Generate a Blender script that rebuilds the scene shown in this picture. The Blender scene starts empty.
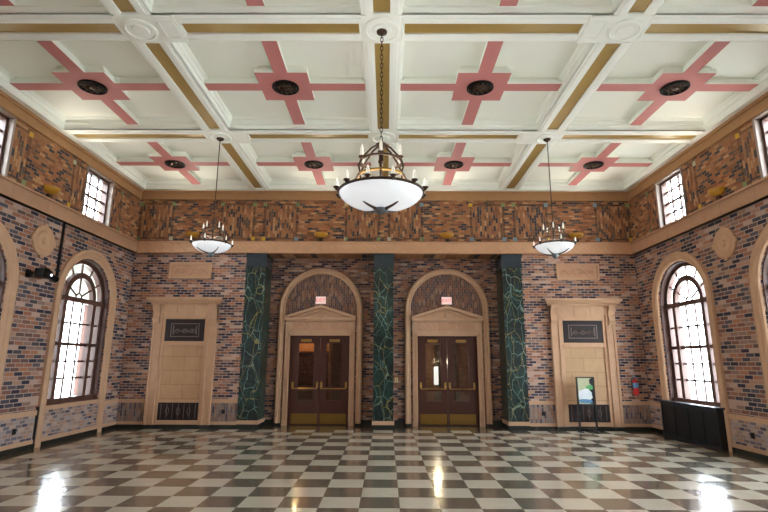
import bpy, bmesh, math, random
from mathutils import Vector, Matrix
random.seed(7)
PI = math.pi
sc = bpy.context.scene
COL = sc.collection

# ---------------------------------------------------------------- dimensions
W, D, DR, HS, HC = 6.51, 12.55, 13.20, 6.04, 6.30      # half width, far wall, recessed far wall, beam soffit, coffer
YB = -4.0                                              # wall behind the camera
SP = 3.3

# ---------------------------------------------------------------- colour + node helpers
def lin(c):
    r = []
    for v in c:
        v = v / 255.0
        r.append(v / 12.92 if v <= 0.04045 else ((v + 0.055) / 1.055) ** 2.4)
    return (r[0], r[1], r[2], 1.0)

class NB:
    def __init__(self, name):
        self.m = bpy.data.materials.new(name); self.m.use_nodes = True
        self.nt = self.m.node_tree; self.n = self.nt.nodes
        self.b = self.n['Principled BSDF']
    def new(self, t, **k):
        x = self.n.new(t)
        for a, v in k.items(): setattr(x, a, v)
        return x
    def link(self, a, b): self.nt.links.new(a, b)
    def setin(self, sock, v):
        if isinstance(v, bpy.types.NodeSocket): self.link(v, sock)
        else: sock.default_value = v
    def math(self, op, a, b=0.0, c=None):
        x = self.new('ShaderNodeMath', operation=op)
        self.setin(x.inputs[0], a); self.setin(x.inputs[1], b)
        if c is not None: self.setin(x.inputs[2], c)
        return x.outputs[0]
    def pos(self):
        g = self.new('ShaderNodeNewGeometry'); s = self.new('ShaderNodeSeparateXYZ')
        self.link(g.outputs['Position'], s.inputs[0]); return s.outputs, g.outputs['Position']
    def ramp(self, f, stops, interp='CONSTANT'):
        r = self.new('ShaderNodeValToRGB'); r.color_ramp.interpolation = interp
        e = r.color_ramp.elements
        while len(e) > 1: e.remove(e[0])
        e[0].position = stops[0][0]; e[0].color = stops[0][1]
        for p, c in stops[1:]:
            q = e.new(p); q.color = c
        self.link(f, r.inputs[0]); return r.outputs[0]
    def mix(self, f, a, b):
        x = self.new('ShaderNodeMix', data_type='RGBA')
        self.setin(x.inputs[0], f); self.setin(x.inputs[6], a); self.setin(x.inputs[7], b)
        return x.outputs[2]
    def noise(self, vec, scale, detail=2.0):
        x = self.new('ShaderNodeTexNoise'); x.inputs['Scale'].default_value = scale
        x.inputs['Detail'].default_value = detail
        if vec is not None: self.link(vec, x.inputs['Vector'])
        return x.outputs['Fac']
    def bump(self, h, strength=0.3, dist=0.01):
        x = self.new('ShaderNodeBump'); x.inputs['Strength'].default_value = strength
        x.inputs['Distance'].default_value = dist
        self.link(h, x.inputs['Height']); self.link(x.outputs[0], self.b.inputs['Normal'])

def plain(name, rgb, rough=0.6, metal=0.0, var=0.06, scale=9.0, emit=None, es=0.0, spec=None):
    k = NB(name); c = lin(rgb)
    g, p = k.pos()
    f = k.noise(p, scale, 3.0)
    dk = tuple(x * (1 - var * 2) for x in c[:3]) + (1,)
    lt = tuple(min(1, x * (1 + var)) for x in c[:3]) + (1,)
    k.link(k.mix(f, dk, lt), k.b.inputs['Base Color'])
    k.b.inputs['Roughness'].default_value = rough
    k.b.inputs['Metallic'].default_value = metal
    if spec is not None: k.b.inputs['Specular IOR Level'].default_value = spec
    if emit:
        k.b.inputs['Emission Color'].default_value = lin(emit)
        k.b.inputs['Emission Strength'].default_value = es
    return k.m

PALETTE = [(0.0, (168, 112, 90)), (0.13, (190, 148, 126)), (0.24, (138, 96, 84)), (0.33, (72, 72, 86)), (0.43, (36, 44, 70)),
           (0.58, (156, 126, 116)), (0.69, (204, 172, 156)), (0.78, (112, 86, 82)), (0.86, (92, 90, 102)), (0.94, (186, 128, 94))]
PALE = [(0.0, (172, 142, 132)), (0.2, (196, 170, 158)), (0.38, (128, 118, 126)), (0.55, (78, 82, 104)), (0.66, (170, 160, 160)),
        (0.8, (186, 142, 118)), (0.9, (112, 112, 134))]

def dim(pal, f): return [(p, tuple(v * f for v in q)) for p, q in pal]

def brick_color(k, U, V, bw, bh, palette, mort, m=0.012, seed=0.0):
    v = k.math('DIVIDE', V, bh); row = k.math('FLOOR', v)
    off = k.math('MULTIPLY', k.math('MODULO', k.math('ABSOLUTE', row), 2.0), 0.5)
    u = k.math('ADD', k.math('DIVIDE', U, bw), off); col = k.math('FLOOR', u)
    fu = k.math('FRACT', u); fv = k.math('FRACT', v)
    mu = k.math('LESS_THAN', fu, m / bw); mv = k.math('LESS_THAN', fv, m / bh)
    mm = k.math('MAXIMUM', mu, mv)
    cb = k.new('ShaderNodeCombineXYZ'); k.link(col, cb.inputs[0]); k.link(row, cb.inputs[1]); cb.inputs[2].default_value = seed
    wn = k.new('ShaderNodeTexWhiteNoise', noise_dimensions='3D'); k.link(cb.outputs[0], wn.inputs['Vector'])
    c = k.ramp(wn.outputs['Value'], [(p, lin(q)) for p, q in palette])
    return k.mix(mm, c, lin(mort)), mm

def brick_mat(name, axis, palette=PALETTE, mort=(196, 168, 150), bw=0.215, bh=0.077, vert=False, rough=0.75):
    k = NB(name); g, p = k.pos()
    U, V = g[axis], g[2]
    if vert: U, V = V, U
    c, mm = brick_color(k, U, V, bw, bh, palette, mort, 0.015)
    f = k.noise(p, 30.0, 2.0)
    c = k.mix(k.math('MULTIPLY', f, 0.25), c, lin((110, 84, 70)))
    k.link(c, k.b.inputs['Base Color']); k.b.inputs['Roughness'].default_value = rough
    k.b.inputs['Specular IOR Level'].default_value = 0.3
    k.bump(k.math('SUBTRACT', 1.0, mm), 0.5, 0.006)
    return k.m

def frieze_mat(name, axis, centre, period, mort=(144, 108, 80)):
    """upper brick frieze: coursed bricks with upright-brick panels, dark borders and small glazed corner tiles"""
    k = NB(name); g, p = k.pos()
    U, V = g[axis], g[2]
    PAL = dim([(0.0, (160, 104, 70)), (0.2, (180, 124, 84)), (0.34, (138, 88, 60)), (0.44, (92, 76, 68)), (0.52, (56, 58, 68)),
               (0.64, (164, 114, 78)), (0.78, (196, 148, 106)), (0.88, (122, 84, 62)), (0.95, (98, 88, 82))], .97)
    c1, m1 = brick_color(k, U, V, 0.15, 0.060, PAL, mort)
    c2, m2 = brick_color(k, V, U, 0.15, 0.060, PAL, mort, seed=3.0)
    a = k.math('ADD', k.math('SUBTRACT', U, centre), period * 50.5)
    a = k.math('ABSOLUTE', k.math('SUBTRACT', k.math('MODULO', a, period), period / 2))
    b = k.math('ABSOLUTE', k.math('SUBTRACT', a, 1.08))
    inS = k.math('LESS_THAN', b, 0.40)
    zin = k.math('LESS_THAN', k.math('ABSOLUTE', k.math('SUBTRACT', V, 5.215)), 0.44)
    f = k.math('MULTIPLY', inS, zin)
    c = k.mix(f, c1, c2)
    edge = k.math('LESS_THAN', k.math('ABSOLUTE', k.math('SUBTRACT', b, 0.43)), 0.03)
    zin2 = k.math('LESS_THAN', k.math('ABSOLUTE', k.math('SUBTRACT', V, 5.215)), 0.50)
    zed = k.math('LESS_THAN', k.math('ABSOLUTE', k.math('SUBTRACT', k.math('ABSOLUTE', k.math('SUBTRACT', V, 5.215)), 0.47)), 0.028)
    inS2 = k.math('LESS_THAN', b, 0.46)
    border = k.math('MAXIMUM', k.math('MULTIPLY', edge, zin2), k.math('MULTIPLY', zed, inS2))
    c = k.mix(k.math('MULTIPLY', border, 0.55), c, lin((70, 52, 44)))
    zc = k.math('LESS_THAN', k.math('ABSOLUTE', k.math('SUBTRACT', k.math('ABSOLUTE', k.math('SUBTRACT', V, 5.215)), 0.47)), 0.05)
    ec = k.math('LESS_THAN', k.math('ABSOLUTE', k.math('SUBTRACT', b, 0.43)), 0.05)
    dot = k.math('MULTIPLY', zc, ec)
    cb = k.new('ShaderNodeCombineXYZ'); k.link(k.math('FLOOR', k.math('MULTIPLY', U, 2.0)), cb.inputs[0]); k.link(k.math('FLOOR', V), cb.inputs[1])
    wn = k.new('ShaderNodeTexWhiteNoise', noise_dimensions='3D'); k.link(cb.outputs[0], wn.inputs['Vector'])
    tile = k.ramp(wn.outputs['Value'], [(0, lin((130, 150, 100))), (0.3, lin((206, 165, 60))), (0.5, lin((120, 150, 160))), (0.7, lin((110, 130, 90))), (0.85, lin((185, 180, 150)))])
    c = k.mix(dot, c, tile)
    k.link(c, k.b.inputs['Base Color']); k.b.inputs['Roughness'].default_value = 0.7
    k.b.inputs['Specular IOR Level'].default_value = 0.3
    return k.m

def stone_mat(name, rgb, joint=0.0, axis=0, jh=0.45, carve=0.0, var=0.12, rough=0.65):
    k = NB(name); g, p = k.pos()
    c = lin(rgb)
    f = k.noise(p, 6.0, 4.0); f2 = k.noise(p, 60.0, 2.0)
    f = k.math('ADD', k.math('MULTIPLY', f, 0.7), k.math('MULTIPLY', f2, 0.3))
    col = k.mix(f, tuple(x * (1 - 2 * var) for x in c[:3]) + (1,), tuple(min(1, x * (1 + var)) for x in c[:3]) + (1,))
    if joint > 0:
        v = k.math('DIVIDE', g[2], jh); row = k.math('FLOOR', v)
        off = k.math('MULTIPLY', k.math('MODULO', row, 2.0), 0.5)
        u = k.math('ADD', k.math('DIVIDE', g[axis], joint), off)
        mm = k.math('MAXIMUM', k.math('LESS_THAN', k.math('FRACT', u), 0.012 / joint), k.math('LESS_THAN', k.math('FRACT', v), 0.012 / jh))
        wn = k.new('ShaderNodeTexWhiteNoise', noise_dimensions='3D'); cb = k.new('ShaderNodeCombineXYZ')
        k.link(k.math('FLOOR', u), cb.inputs[0]); k.link(row, cb.inputs[1]); k.link(cb.outputs[0], wn.inputs['Vector'])
        col = k.mix(k.math('MULTIPLY', wn.outputs['Value'], 0.22), col, lin(tuple(v * 0.8 for v in rgb)))
        col = k.mix(k.math('MULTIPLY', mm, 0.5), col, lin((130, 95, 70)))
    k.link(col, k.b.inputs['Base Color']); k.b.inputs['Roughness'].default_value = rough
    k.b.inputs['Specular IOR Level'].default_value = 0.3
    if carve:
        s = k.math('SINE', k.math('MULTIPLY', g[axis], 2 * PI / 0.16)); t = k.math('SINE', k.math('MULTIPLY', g[2], 2 * PI / 0.16))
        k.bump(k.math('MULTIPLY', s, t), 0.25, carve * .5)
    return k.m

def floor_mat():
    k = NB('checker terrazzo'); g, p = k.pos(); s = 0.457
    u = k.math('FLOOR', k.math('DIVIDE', k.math('ADD', g[0], 0.2285 + s * 40), s))
    v = k.math('FLOOR', k.math('DIVIDE', k.math('ADD', g[1], -6.42 + s * 41), s))
    par = k.math('MODULO', k.math('ADD', u, v), 2.0)
    n1 = k.noise(p, 90.0, 2.0); n2 = k.noise(p, 2.5, 3.0)
    lt = k.mix(n1, lin((206, 198, 180)), lin((236, 230, 214)))
    dk = k.mix(n1, lin((84, 79, 70)), lin((132, 124, 110)))
    c = k.mix(k.math('GREATER_THAN', par, 0.5), dk, lt)
    fu = k.math('FRACT', k.math('DIVIDE', k.math('ADD', g[0], 0.2285 + s * 40), s))
    fv = k.math('FRACT', k.math('DIVIDE', k.math('ADD', g[1], -6.42 + s * 41), s))
    j = k.math('MAXIMUM', k.math('LESS_THAN', fu, 0.014), k.math('LESS_THAN', fv, 0.014))
    c = k.mix(k.math('MULTIPLY', j, 0.6), c, lin((120, 104, 84)))
    bx = k.math('GREATER_THAN', k.math('ABSOLUTE', g[0]), 6.17); by = k.math('GREATER_THAN', g[1], 12.361)
    bord = k.math('MAXIMUM', bx, by)
    c = k.mix(bord, c, k.mix(n1, lin((70, 56, 44)), lin((112, 94, 76))))
    c = k.mix(k.math('MULTIPLY', n2, 0.22), c, lin((150, 130, 105)))
    k.link(c, k.b.inputs['Base Color'])
    k.link(k.math('ADD', 0.10, k.math('MULTIPLY', n2, 0.12)), k.b.inputs['Roughness'])
    k.b.inputs['Specular IOR Level'].default_value = 0.75
    k.b.inputs['Coat Weight'].default_value = 0.35; k.b.inputs['Coat Roughness'].default_value = 0.08
    h = k.noise(p, 1.6, 2.0); h2 = k.noise(p, 14.0, 2.0)
    k.bump(k.math('ADD', h, k.math('MULTIPLY', h2, 0.16)), 0.22, 0.05)
    return k.m

def marble_mat():
    k = NB('green marble'); g, p = k.pos()
    mp = k.new('ShaderNodeMapping'); k.link(p, mp.inputs[0]); mp.inputs['Scale'].default_value = (1.5, 1.5, 0.8)
    nz = k.new('ShaderNodeTexNoise'); nz.inputs['Scale'].default_value = 2.5; nz.inputs['Detail'].default_value = 4
    k.link(mp.outputs[0], nz.inputs['Vector'])
    dv = k.new('ShaderNodeMix', data_type='VECTOR'); dv.inputs[0].default_value = 0.22
    k.link(mp.outputs[0], dv.inputs[4]); k.link(nz.outputs['Color'], dv.inputs[5])
    base = k.ramp(k.noise(p, 3.0, 4.0), [(0.3, lin((6, 16, 16))), (0.5, lin((10, 34, 32))), (0.62, lin((22, 54, 50))), (0.75, lin((10, 24, 26)))], 'LINEAR')
    c = base
    for sc_, th, rgb, sh in ((3.4, 0.016, (140, 172, 160), 0.0), (5.0, 0.012, (70, 100, 96), 4.3), (2.6, 0.012, (176, 156, 84), 9.1)):
        v = k.new('ShaderNodeTexVoronoi', feature='DISTANCE_TO_EDGE'); v.inputs['Scale'].default_value = sc_
        m2 = k.new('ShaderNodeMapping'); k.link(dv.outputs[1], m2.inputs[0]); m2.inputs['Location'].default_value = (sh, sh * .7, sh * .3)
        m2.inputs['Rotation'].default_value = (0.3, sh, 0.5)
        k.link(m2.outputs[0], v.inputs['Vector'])
        f = k.math('MULTIPLY', k.math('LESS_THAN', v.outputs['Distance'], th), k.math('MULTIPLY', k.noise(p, 3.3 + sh, 2.0), 1.1))
        c = k.mix(f, c, lin(rgb))
    k.link(c, k.b.inputs['Base Color']); k.b.inputs['Roughness'].default_value = 0.3
    return k.m

def glass_mat(name, tint=(1, 1, 1, 1), gloss=0.08):
    k = NB(name); n = k.n; n.remove(k.b)
    t = k.new('ShaderNodeBsdfTransparent'); t.inputs[0].default_value = tint
    gl = k.new('ShaderNodeBsdfGlossy'); gl.inputs['Roughness'].default_value = 0.02
    mx = k.new('ShaderNodeMixShader'); mx.inputs[0].default_value = gloss
    k.link(t.outputs[0], mx.inputs[1]); k.link(gl.outputs[0], mx.inputs[2])
    k.link(mx.outputs[0], n['Material Output'].inputs['Surface']); return k.m

M = dict(
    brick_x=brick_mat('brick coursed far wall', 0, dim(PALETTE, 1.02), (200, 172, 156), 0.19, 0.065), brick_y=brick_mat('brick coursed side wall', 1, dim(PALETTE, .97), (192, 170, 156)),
    brick_shade=brick_mat('doorway wall brick with recess shade', 0, dim(PALETTE, .95), (166, 130, 108), 0.18, 0.062),  # shade of the recess painted in: darker bricks, browner mortar than the side bays
    pale_x=brick_mat('pale upright brick far wall', 0, [(p, tuple(v * .86 for v in q)) for p, q in PALE], (160, 138, 124), 0.17, 0.055, True),
    pale_y=brick_mat('pale mosaic brick side wall', 1, PALE, (190, 170, 156), 0.15, 0.066),
    tymp=brick_mat('upright brick', 0, dim([(p, q) for p, q in PALETTE[:3]] + [(.42, (104, 96, 104)), (.6, (158, 124, 108)), (.75, (122, 96, 90)), (.9, (84, 82, 96))], .86), (150, 118, 98), vert=True, bw=0.15, bh=0.055),
    frieze_x=frieze_mat('brick frieze far wall', 0, 1.65, 3.3), frieze_y=frieze_mat('brick frieze side wall', 1, 9.08, 3.22),
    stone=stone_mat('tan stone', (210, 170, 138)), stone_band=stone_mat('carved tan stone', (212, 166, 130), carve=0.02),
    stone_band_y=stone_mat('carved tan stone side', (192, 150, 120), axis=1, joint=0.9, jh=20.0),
    stone_top=stone_mat('brown stone', (176, 132, 92)), stone_block=stone_mat('stone blocks', (206, 168, 130), 0.62, 0, 0.34),
    stone_arch=stone_mat('arch stone', (208, 168, 136)), stone_panel=stone_mat('carved panel stone', (206, 162, 132), carve=0.015),
    base=plain('dark green base stone', (42, 44, 40), 0.25), plaster=plain('white plaster', (248, 250, 243), 0.6, var=0.01, scale=2.0),
    coffer=plain('cream coffer plaster', (246, 247, 238), 0.7, var=0.012, scale=2.0),
    gold=plain('old gold paint', (176, 146, 84), 0.32, 0.15, 0.04), pink=plain('dusty pink paint', (200, 126, 124), 0.55, 0, 0.02, 3.0),
    brown=plain('brown painted steel', (92, 62, 54), 0.4), iron=plain('black iron', (18, 18, 18), 0.45, 0.6),
    bronze=plain('aged bronze', (74, 54, 40), 0.35, 0.7, 0.15), brass=plain('brass', (190, 150, 80), 0.3, 0.8),
    kick=plain('worn brass kick plate', (146, 112, 52), 0.35, 0.6), door=plain('chocolate red door', (80, 40, 28), 0.4),
    darkgrille=plain('dark bronze grille', (42, 30, 30), 0.5, 0.3, 0.2, 40.0), grille_hi=plain('bronze tracery', (120, 104, 100), 0.45, 0.4),
    cover=plain('dark green black enamel', (8, 16, 22), 0.5), cover_hi=plain('worn dark edge', (18, 30, 40), 0.45),
    whiteframe=plain('pale window frame', (160, 142, 132), 0.5), silver=plain('brushed nickel', (120, 128, 134), 0.3, 0.8),
    red=plain('red enamel', (200, 22, 28), 0.3), paper=plain('white print', (225, 230, 235), 0.5), blue=plain('blue print', (90, 140, 180), 0.5),
    green=plain('green print', (100, 186, 116), 0.5), leafp=plain('yellow green print', (196, 198, 160), 0.5), dark=plain('dark plastic', (26, 26, 30), 0.4),
    candle=plain('ivory candle tube', (240, 236, 224), 0.5, emit=(255, 245, 230), es=0.08),
    bowl=plain('alabaster glass', (250, 250, 250), 0.25, var=0.02, emit=(240, 245, 255), es=0.14),
    smallbowl=plain('alabaster glass pale', (240, 240, 238), 0.25, var=0.02, emit=(240, 245, 255), es=0.14),
    amber=plain('amber glass', (160, 114, 42), 0.35, emit=(214, 150, 30), es=0.04),
    exitface=plain('exit sign face', (250, 226, 220), 0.4, emit=(255, 220, 214), es=0.12), exitred=plain('exit letters', (236, 110, 100), 0.4, emit=(240, 100, 90), es=0.15),
    wood=plain('warm wood', (120, 72, 34), 0.5, var=0.15), woodlit=plain('wood with warm light painted in', (196, 120, 48), 0.5), lobby=plain('lobby plaster', (96, 70, 40), 0.7),  # woodlit: lobby wood with its warm lamplight painted into the colour
    lampglow=plain('lamp globe', (255, 220, 160), 0.5, emit=(255, 200, 120), es=2.0), led=plain('status light', (200, 230, 255), 0.4, emit=(190, 225, 255), es=3.0),
    ground=plain('pale pavement', (222, 220, 212), 0.9), canopy=plain('grey canopy boards', (120, 122, 110), 0.8),
    facade=brick_mat('outside pink brick', 1, PALETTE, (200, 180, 165), 0.6, 0.25), cream=plain('cream plastic', (226, 206, 150), 0.5),
    floor=floor_mat(), marble=marble_mat(), marblecap=plain('dark grey green marble', (56, 66, 74), 0.25, 0, 0.2, 12.0),
    glass=glass_mat('window glass', gloss=0.07), doorglass=glass_mat('door glass', (0.75, 0.72, 0.65, 1), gloss=0.10),
)

# ---------------------------------------------------------------- mesh builder
IDM = lambda u, d, z: (u, d, z)
class MB:
    def __init__(self, f=None):
        self.v = []; self.f = []; self.map = f
    def add(self, vs, fs):
        o = len(self.v)
        self.v += [self.map(*p) if self.map else tuple(p) for p in vs]
        self.f += [tuple(i + o for i in f) for f in fs]
        return self
    def box(self, a0, a1, b0, b1, c0, c1):
        vs = [(x, y, z) for x in (a0, a1) for y in (b0, b1) for z in (c0, c1)]
        return self.add(vs, [(0, 1, 3, 2), (4, 6, 7, 5), (0, 4, 5, 1), (2, 3, 7, 6), (0, 2, 6, 4), (1, 5, 7, 3)])
    def strip(self, la, lb, closed=False):
        n = len(la); vs = list(la) + list(lb)
        rng = range(n if closed else n - 1)
        return self.add(vs, [(i, (i + 1) % n, n + (i + 1) % n, n + i) for i in rng])
    def loft(self, rings, closed=True, cap=False):
        n = len(rings[0]); vs = [p for r in rings for p in r]; fs = []
        for k in range(len(rings) - 1):
            for i in range(n if closed else n - 1):
                j = (i + 1) % n
                fs.append((k * n + i, k * n + j, (k + 1) * n + j, (k + 1) * n + i))
        if cap:
            fs.append(tuple(range(n))); fs.append(tuple((len(rings) - 1) * n + i for i in range(n)))
        return self.add(vs, fs)
    def prism(self, poly, d0, d1):
        """poly in (u,z); extruded through the depth axis"""
        n = len(poly)
        vs = [(u, d0, z) for u, z in poly] + [(u, d1, z) for u, z in poly]
        return self.add(vs, [tuple(range(n)), tuple(range(n, 2 * n))] + [(i, (i + 1) % n, n + (i + 1) % n, n + i) for i in range(n)])
    def lathe(self, prof, c=(0, 0, 0), n=24, axis='z', cap=True):
        rings = []
        for r, h in prof:
            ring = []
            for i in range(n):
                a = 2 * PI * i / n
                p = (r * math.cos(a), r * math.sin(a), h)
                if axis == 'y': p = (p[0], p[2], p[1])
                if axis == 'x': p = (p[2], p[0], p[1])
                ring.append((c[0] + p[0], c[1] + p[1], c[2] + p[2]))
            rings.append(ring)
        return self.loft(rings, True, cap)
    def tube(self, pts, r, n=8, closed=False):
        pts = [Vector(p) for p in pts]; rings = []; up = None; N = len(pts)
        for i, p in enumerate(pts):
            if closed: t = (pts[(i + 1) % N] - pts[i - 1]).normalized()
            else: t = (pts[min(i + 1, N - 1)] - pts[max(i - 1, 0)]).normalized()
            if up is None:
                up = Vector((0, 0, 1)) if abs(t.z) < 0.9 else Vector((1, 0, 0))
            s = t.cross(up)
            if s.length < 1e-4: s = t.cross(Vector((0, 1, 0)))
            s.normalize(); q = s.cross(t).normalized(); up = q
            rr = r[i] if isinstance(r, (list, tuple)) else r
            rings.append([tuple(p + s * rr * math.cos(2 * PI * k / n) + q * rr * math.sin(2 * PI * k / n)) for k in range(n)])
        if closed: rings.append(rings[0]); return self.loft(rings, True, False)
        return self.loft(rings, True, True)
    def arch(self, uc, zs, z0, prof, seg=28, legs=True):
        """sweep profile [(radius, depth)] round a semicircle with straight legs down to z0"""
        rings = []
        for r, d in prof:
            L = []
            if legs: L.append((uc - r, d, z0))
            for i in range(seg + 1):
                a = PI - PI * i / seg
                L.append((uc + r * math.cos(a), d, zs + r * math.sin(a)))
            if legs: L.append((uc + r, d, z0))
            rings.append(L)
        rings.append(rings[0])
        return self.loft(rings, False, False)
    def ring(self, x0, x1, y0, y1, prof):
        """rectangular moulding: prof [(inset, z)]"""
        rings = []
        for t, z in prof:
            rings.append([(x0 + t, y0 + t, z), (x1 - t, y0 + t, z), (x1 - t, y1 - t, z), (x0 + t, y1 - t, z)])
        return self.loft(rings, True, False)
    def build(self, name, mat, parent=None, smooth=False, origin=None, bevel=0.0):
        o_ = Vector(origin) if origin else Vector((0, 0, 0))
        me = bpy.data.meshes.new(name)
        me.from_pydata([tuple(Vector(p) - o_) for p in self.v], [], self.f)
        bm = bmesh.new(); bm.from_mesh(me)
        bmesh.ops.recalc_face_normals(bm, faces=bm.faces)
        if smooth:
            for f in bm.faces: f.smooth = True
        bm.to_mesh(me); bm.free()
        me.materials.append(M[mat] if isinstance(mat, str) else mat)
        ob = bpy.data.objects.new(name, me); COL.objects.link(ob)
        ob.location = o_
        if smooth:
            try: me.set_sharp_from_angle(angle=math.radians(45))
            except Exception: pass
        if bevel:
            b = ob.modifiers.new('bevel', 'BEVEL'); b.width = bevel; b.segments = 2; b.limit_method = 'ANGLE'
        if parent:
            ob.parent = parent
            ob.matrix_parent_inverse = Matrix.Translation(-world_loc(parent))
        return ob

def world_loc(o):
    return Vector(o.get('_w', o.location)) if False else WL.get(o.name, Vector(o.location))
WL = {}
def tag(o, label=None, cat=None, group=None, kind=None):
    if label: o['label'] = label
    if cat: o['category'] = cat
    if group: o['group'] = group
    if kind: o['kind'] = kind
    return o
def thing(name, loc, label, cat, group=None):
    o = bpy.data.objects.new(name, None); COL.objects.link(o); o.location = loc
    o.empty_display_size = 0.1
    WL[o.name] = Vector(loc)
    return tag(o, label, cat, group)
def struct(mb, name, mat, label, cat, parent=None, **k):
    o = mb.build(name, mat, parent, **k)
    if not parent: tag(o, label, cat, None, 'structure')
    return o

# wall frames: u along the wall, d into the room (negative = out through the wall), z up
def left(u, d, z): return (-W + d, u, z)
def right(u, d, z): return (W - d, u, z)
def far(u, d, z): return (u, D - d, z)
def farr(u, d, z): return (u * 1.023, DR - d, z * 1.012)
SIDES = (('left', left), ('right', right))

T = [0]
def trim(mb, mat, label, **k):
    T[0] += 1
    return struct(mb, 'trim_%d' % T[0], mat, label, 'trim', **k)

# ---------------------------------------------------------------- floor
struct(MB().box(-W - .45, W + .45, YB - .3, DR + .45, -0.2, 0.0), 'floor', 'floor', 'polished terrazzo floor in cream and brown checks with a plain brown border', 'floor')

# ---------------------------------------------------------------- walls with openings
TH = 0.40; TW = 0.26          # far wall and side wall thickness
ARC = [10.77 - 3.25 * k for k in range(5)]          # tall arched windows
CLR = [10.69 - 3.22 * k for k in range(5)]          # small upper windows
AH, AS, ASILL = 0.90, 2.90, 0.74
CH, CZ0, CZ1 = 0.50, 4.69, 5.78

def arch_opening(mb, u0, u1, z0, z1, uc, hw, zs, sill, th=TH, seg=24):
    mb.box(u0, uc - hw, -th, 0, z0, z1); mb.box(uc + hw, u1, -th, 0, z0, z1)
    if sill > z0: mb.box(uc - hw, uc + hw, -th, 0, z0, sill)
    pts = [(uc + hw * math.cos(PI - PI * i / seg), zs + hw * math.sin(PI - PI * i / seg)) for i in range(seg + 1)]
    for i in range(seg):
        (a, za), (b, zb) = pts[i], pts[i + 1]
        vs = [(a, 0, za), (b, 0, zb), (b, 0, z1), (a, 0, z1), (a, -th, za), (b, -th, zb), (b, -th, z1), (a, -th, z1)]
        mb.add(vs, [(0, 1, 2, 3), (4, 7, 6, 5), (0, 4, 5, 1), (2, 6, 7, 3), (0, 3, 7, 4), (1, 5, 6, 2)])
def rect_opening(mb, u0, u1, z0, z1, a0, a1, b0, b1, th=TH):
    mb.box(u0, a0, -th, 0, z0, z1); mb.box(a1, u1, -th, 0, z0, z1)
    mb.box(a0, a1, -th, 0, z0, b0); mb.box(a0, a1, -th, 0, b1, z1)

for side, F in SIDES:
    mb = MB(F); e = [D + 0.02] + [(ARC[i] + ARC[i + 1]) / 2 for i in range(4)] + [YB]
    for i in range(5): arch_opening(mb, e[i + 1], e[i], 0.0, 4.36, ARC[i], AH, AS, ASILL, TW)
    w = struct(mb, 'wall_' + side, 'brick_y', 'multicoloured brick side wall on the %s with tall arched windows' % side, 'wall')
    mb = MB(F); e = [D + 0.02] + [(CLR[i] + CLR[i + 1]) / 2 for i in range(4)] + [YB]
    for i in range(5): rect_opening(mb, e[i + 1], e[i], 4.36, 6.5, CLR[i] - CH, CLR[i] + CH, CZ0, CZ1, TW)
    mb.build('brick_frieze', 'frieze_y', w)
    # wainscot brick skin between base and rail, broken by the window surrounds
    mb = MB(F); ed = [D] + [x for a in ARC for x in (a + 1.10, a - 1.10)] + [YB]
    for i in range(0, len(ed), 2): mb.box(ed[i + 1], ed[i], 0, 0.012, 0.10, 0.60)
    for a in ARC: mb.box(a - .93, a + .93, 0, 0.014, 0.16, 0.66)
    trim(mb, 'pale_y', 'pale brick wainscot of the %s wall' % side)

for s, nm in ((-1, 'left'), (1, 'right')):
    struct(MB(far).box(min(s * 3.55, s * (W + .4)), max(s * 3.55, s * (W + .4)), -1.05, 0, 0, 4.36), 'wall_far_' + nm, 'brick_x', 'brick %s bay of the end wall beside the marble pilasters' % nm, 'wall')
mb = MB(farr)
DX = 1.635
mb.box(-3.56, -DX - .78, -TH, 0, 0, 4.36); mb.box(-DX + .78, DX - .78, -TH, 0, 0, 4.36); mb.box(DX + .78, 3.56, -TH, 0, 0, 4.36)
for s in (-1, 1): mb.box(s * DX - .78, s * DX + .78, -TH, 0, 2.24, 4.36)
struct(mb, 'wall_far', 'brick_shade', 'recessed brick middle of the end wall with two doorways', 'wall')
struct(MB(far).box(-W - .4, W + .4, -1.05, 0, 4.36, 6.5), 'wall_far_upper', 'frieze_x', 'patterned brick frieze of the end wall under the ceiling', 'wall')
mb = MB(far)
for a, b in ((-6.51, -5.83), (-4.23, -3.56), (3.56, 4.23), (5.83, 6.51)): mb.box(a, b, 0, 0.012, 0.10, 0.60)
trim(mb, 'pale_x', 'upright brick wainscot of the end wall')
# the wall behind the camera, plain brick with the same stone band
wn = struct(MB().box(-W - .4, W + .4, YB - .3, YB, 0, 6.5), 'wall_near', 'brick_x', 'brick end wall behind the viewer', 'wall')

# stone trim of the walls
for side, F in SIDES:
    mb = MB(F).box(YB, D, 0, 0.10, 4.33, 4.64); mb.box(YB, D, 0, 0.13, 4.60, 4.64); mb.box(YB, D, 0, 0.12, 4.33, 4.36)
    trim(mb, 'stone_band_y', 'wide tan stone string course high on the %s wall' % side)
    mb = MB(F).box(YB, D, 0, 0.05, 5.80, 6.04); mb.box(YB, D, 0, 0.08, 5.98, 6.04)
    trim(mb, 'stone_top', 'brown stone cornice under the ceiling on the %s wall' % side)
    mb = MB(F); ed = [D] + [x for a in ARC for x in (a + 1.10, a - 1.10)] + [YB]
    for i in range(0, len(ed), 2):
        mb.box(ed[i + 1], ed[i], 0, 0.035, 0.59, 0.68); mb.box(ed[i + 1], ed[i], 0, 0.035, 0.08, 0.155)
    trim(mb, 'stone', 'thin tan stone rails of the wainscot on the %s wall' % side)
    mb = MB(F)
    for a in ARC:
        mb.box(a - .93, a + .93, 0, 0.035, 0.08, 0.155); mb.box(a - .93, a + .93, 0, 0.045, 0.655, 0.735)
    trim(mb, 'stone', 'tan stone sills below the arched windows on the %s wall' % side)
    struct(MB(F).box(YB, D, 0, 0.05, 0.0, 0.085), 'baseboard_' + side, 'base', 'dark stone baseboard along the %s wall' % side, 'baseboard')
mb = MB(far).box(-W + .1, W - .1, 0, 0.10, 4.36, 4.64)
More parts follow.
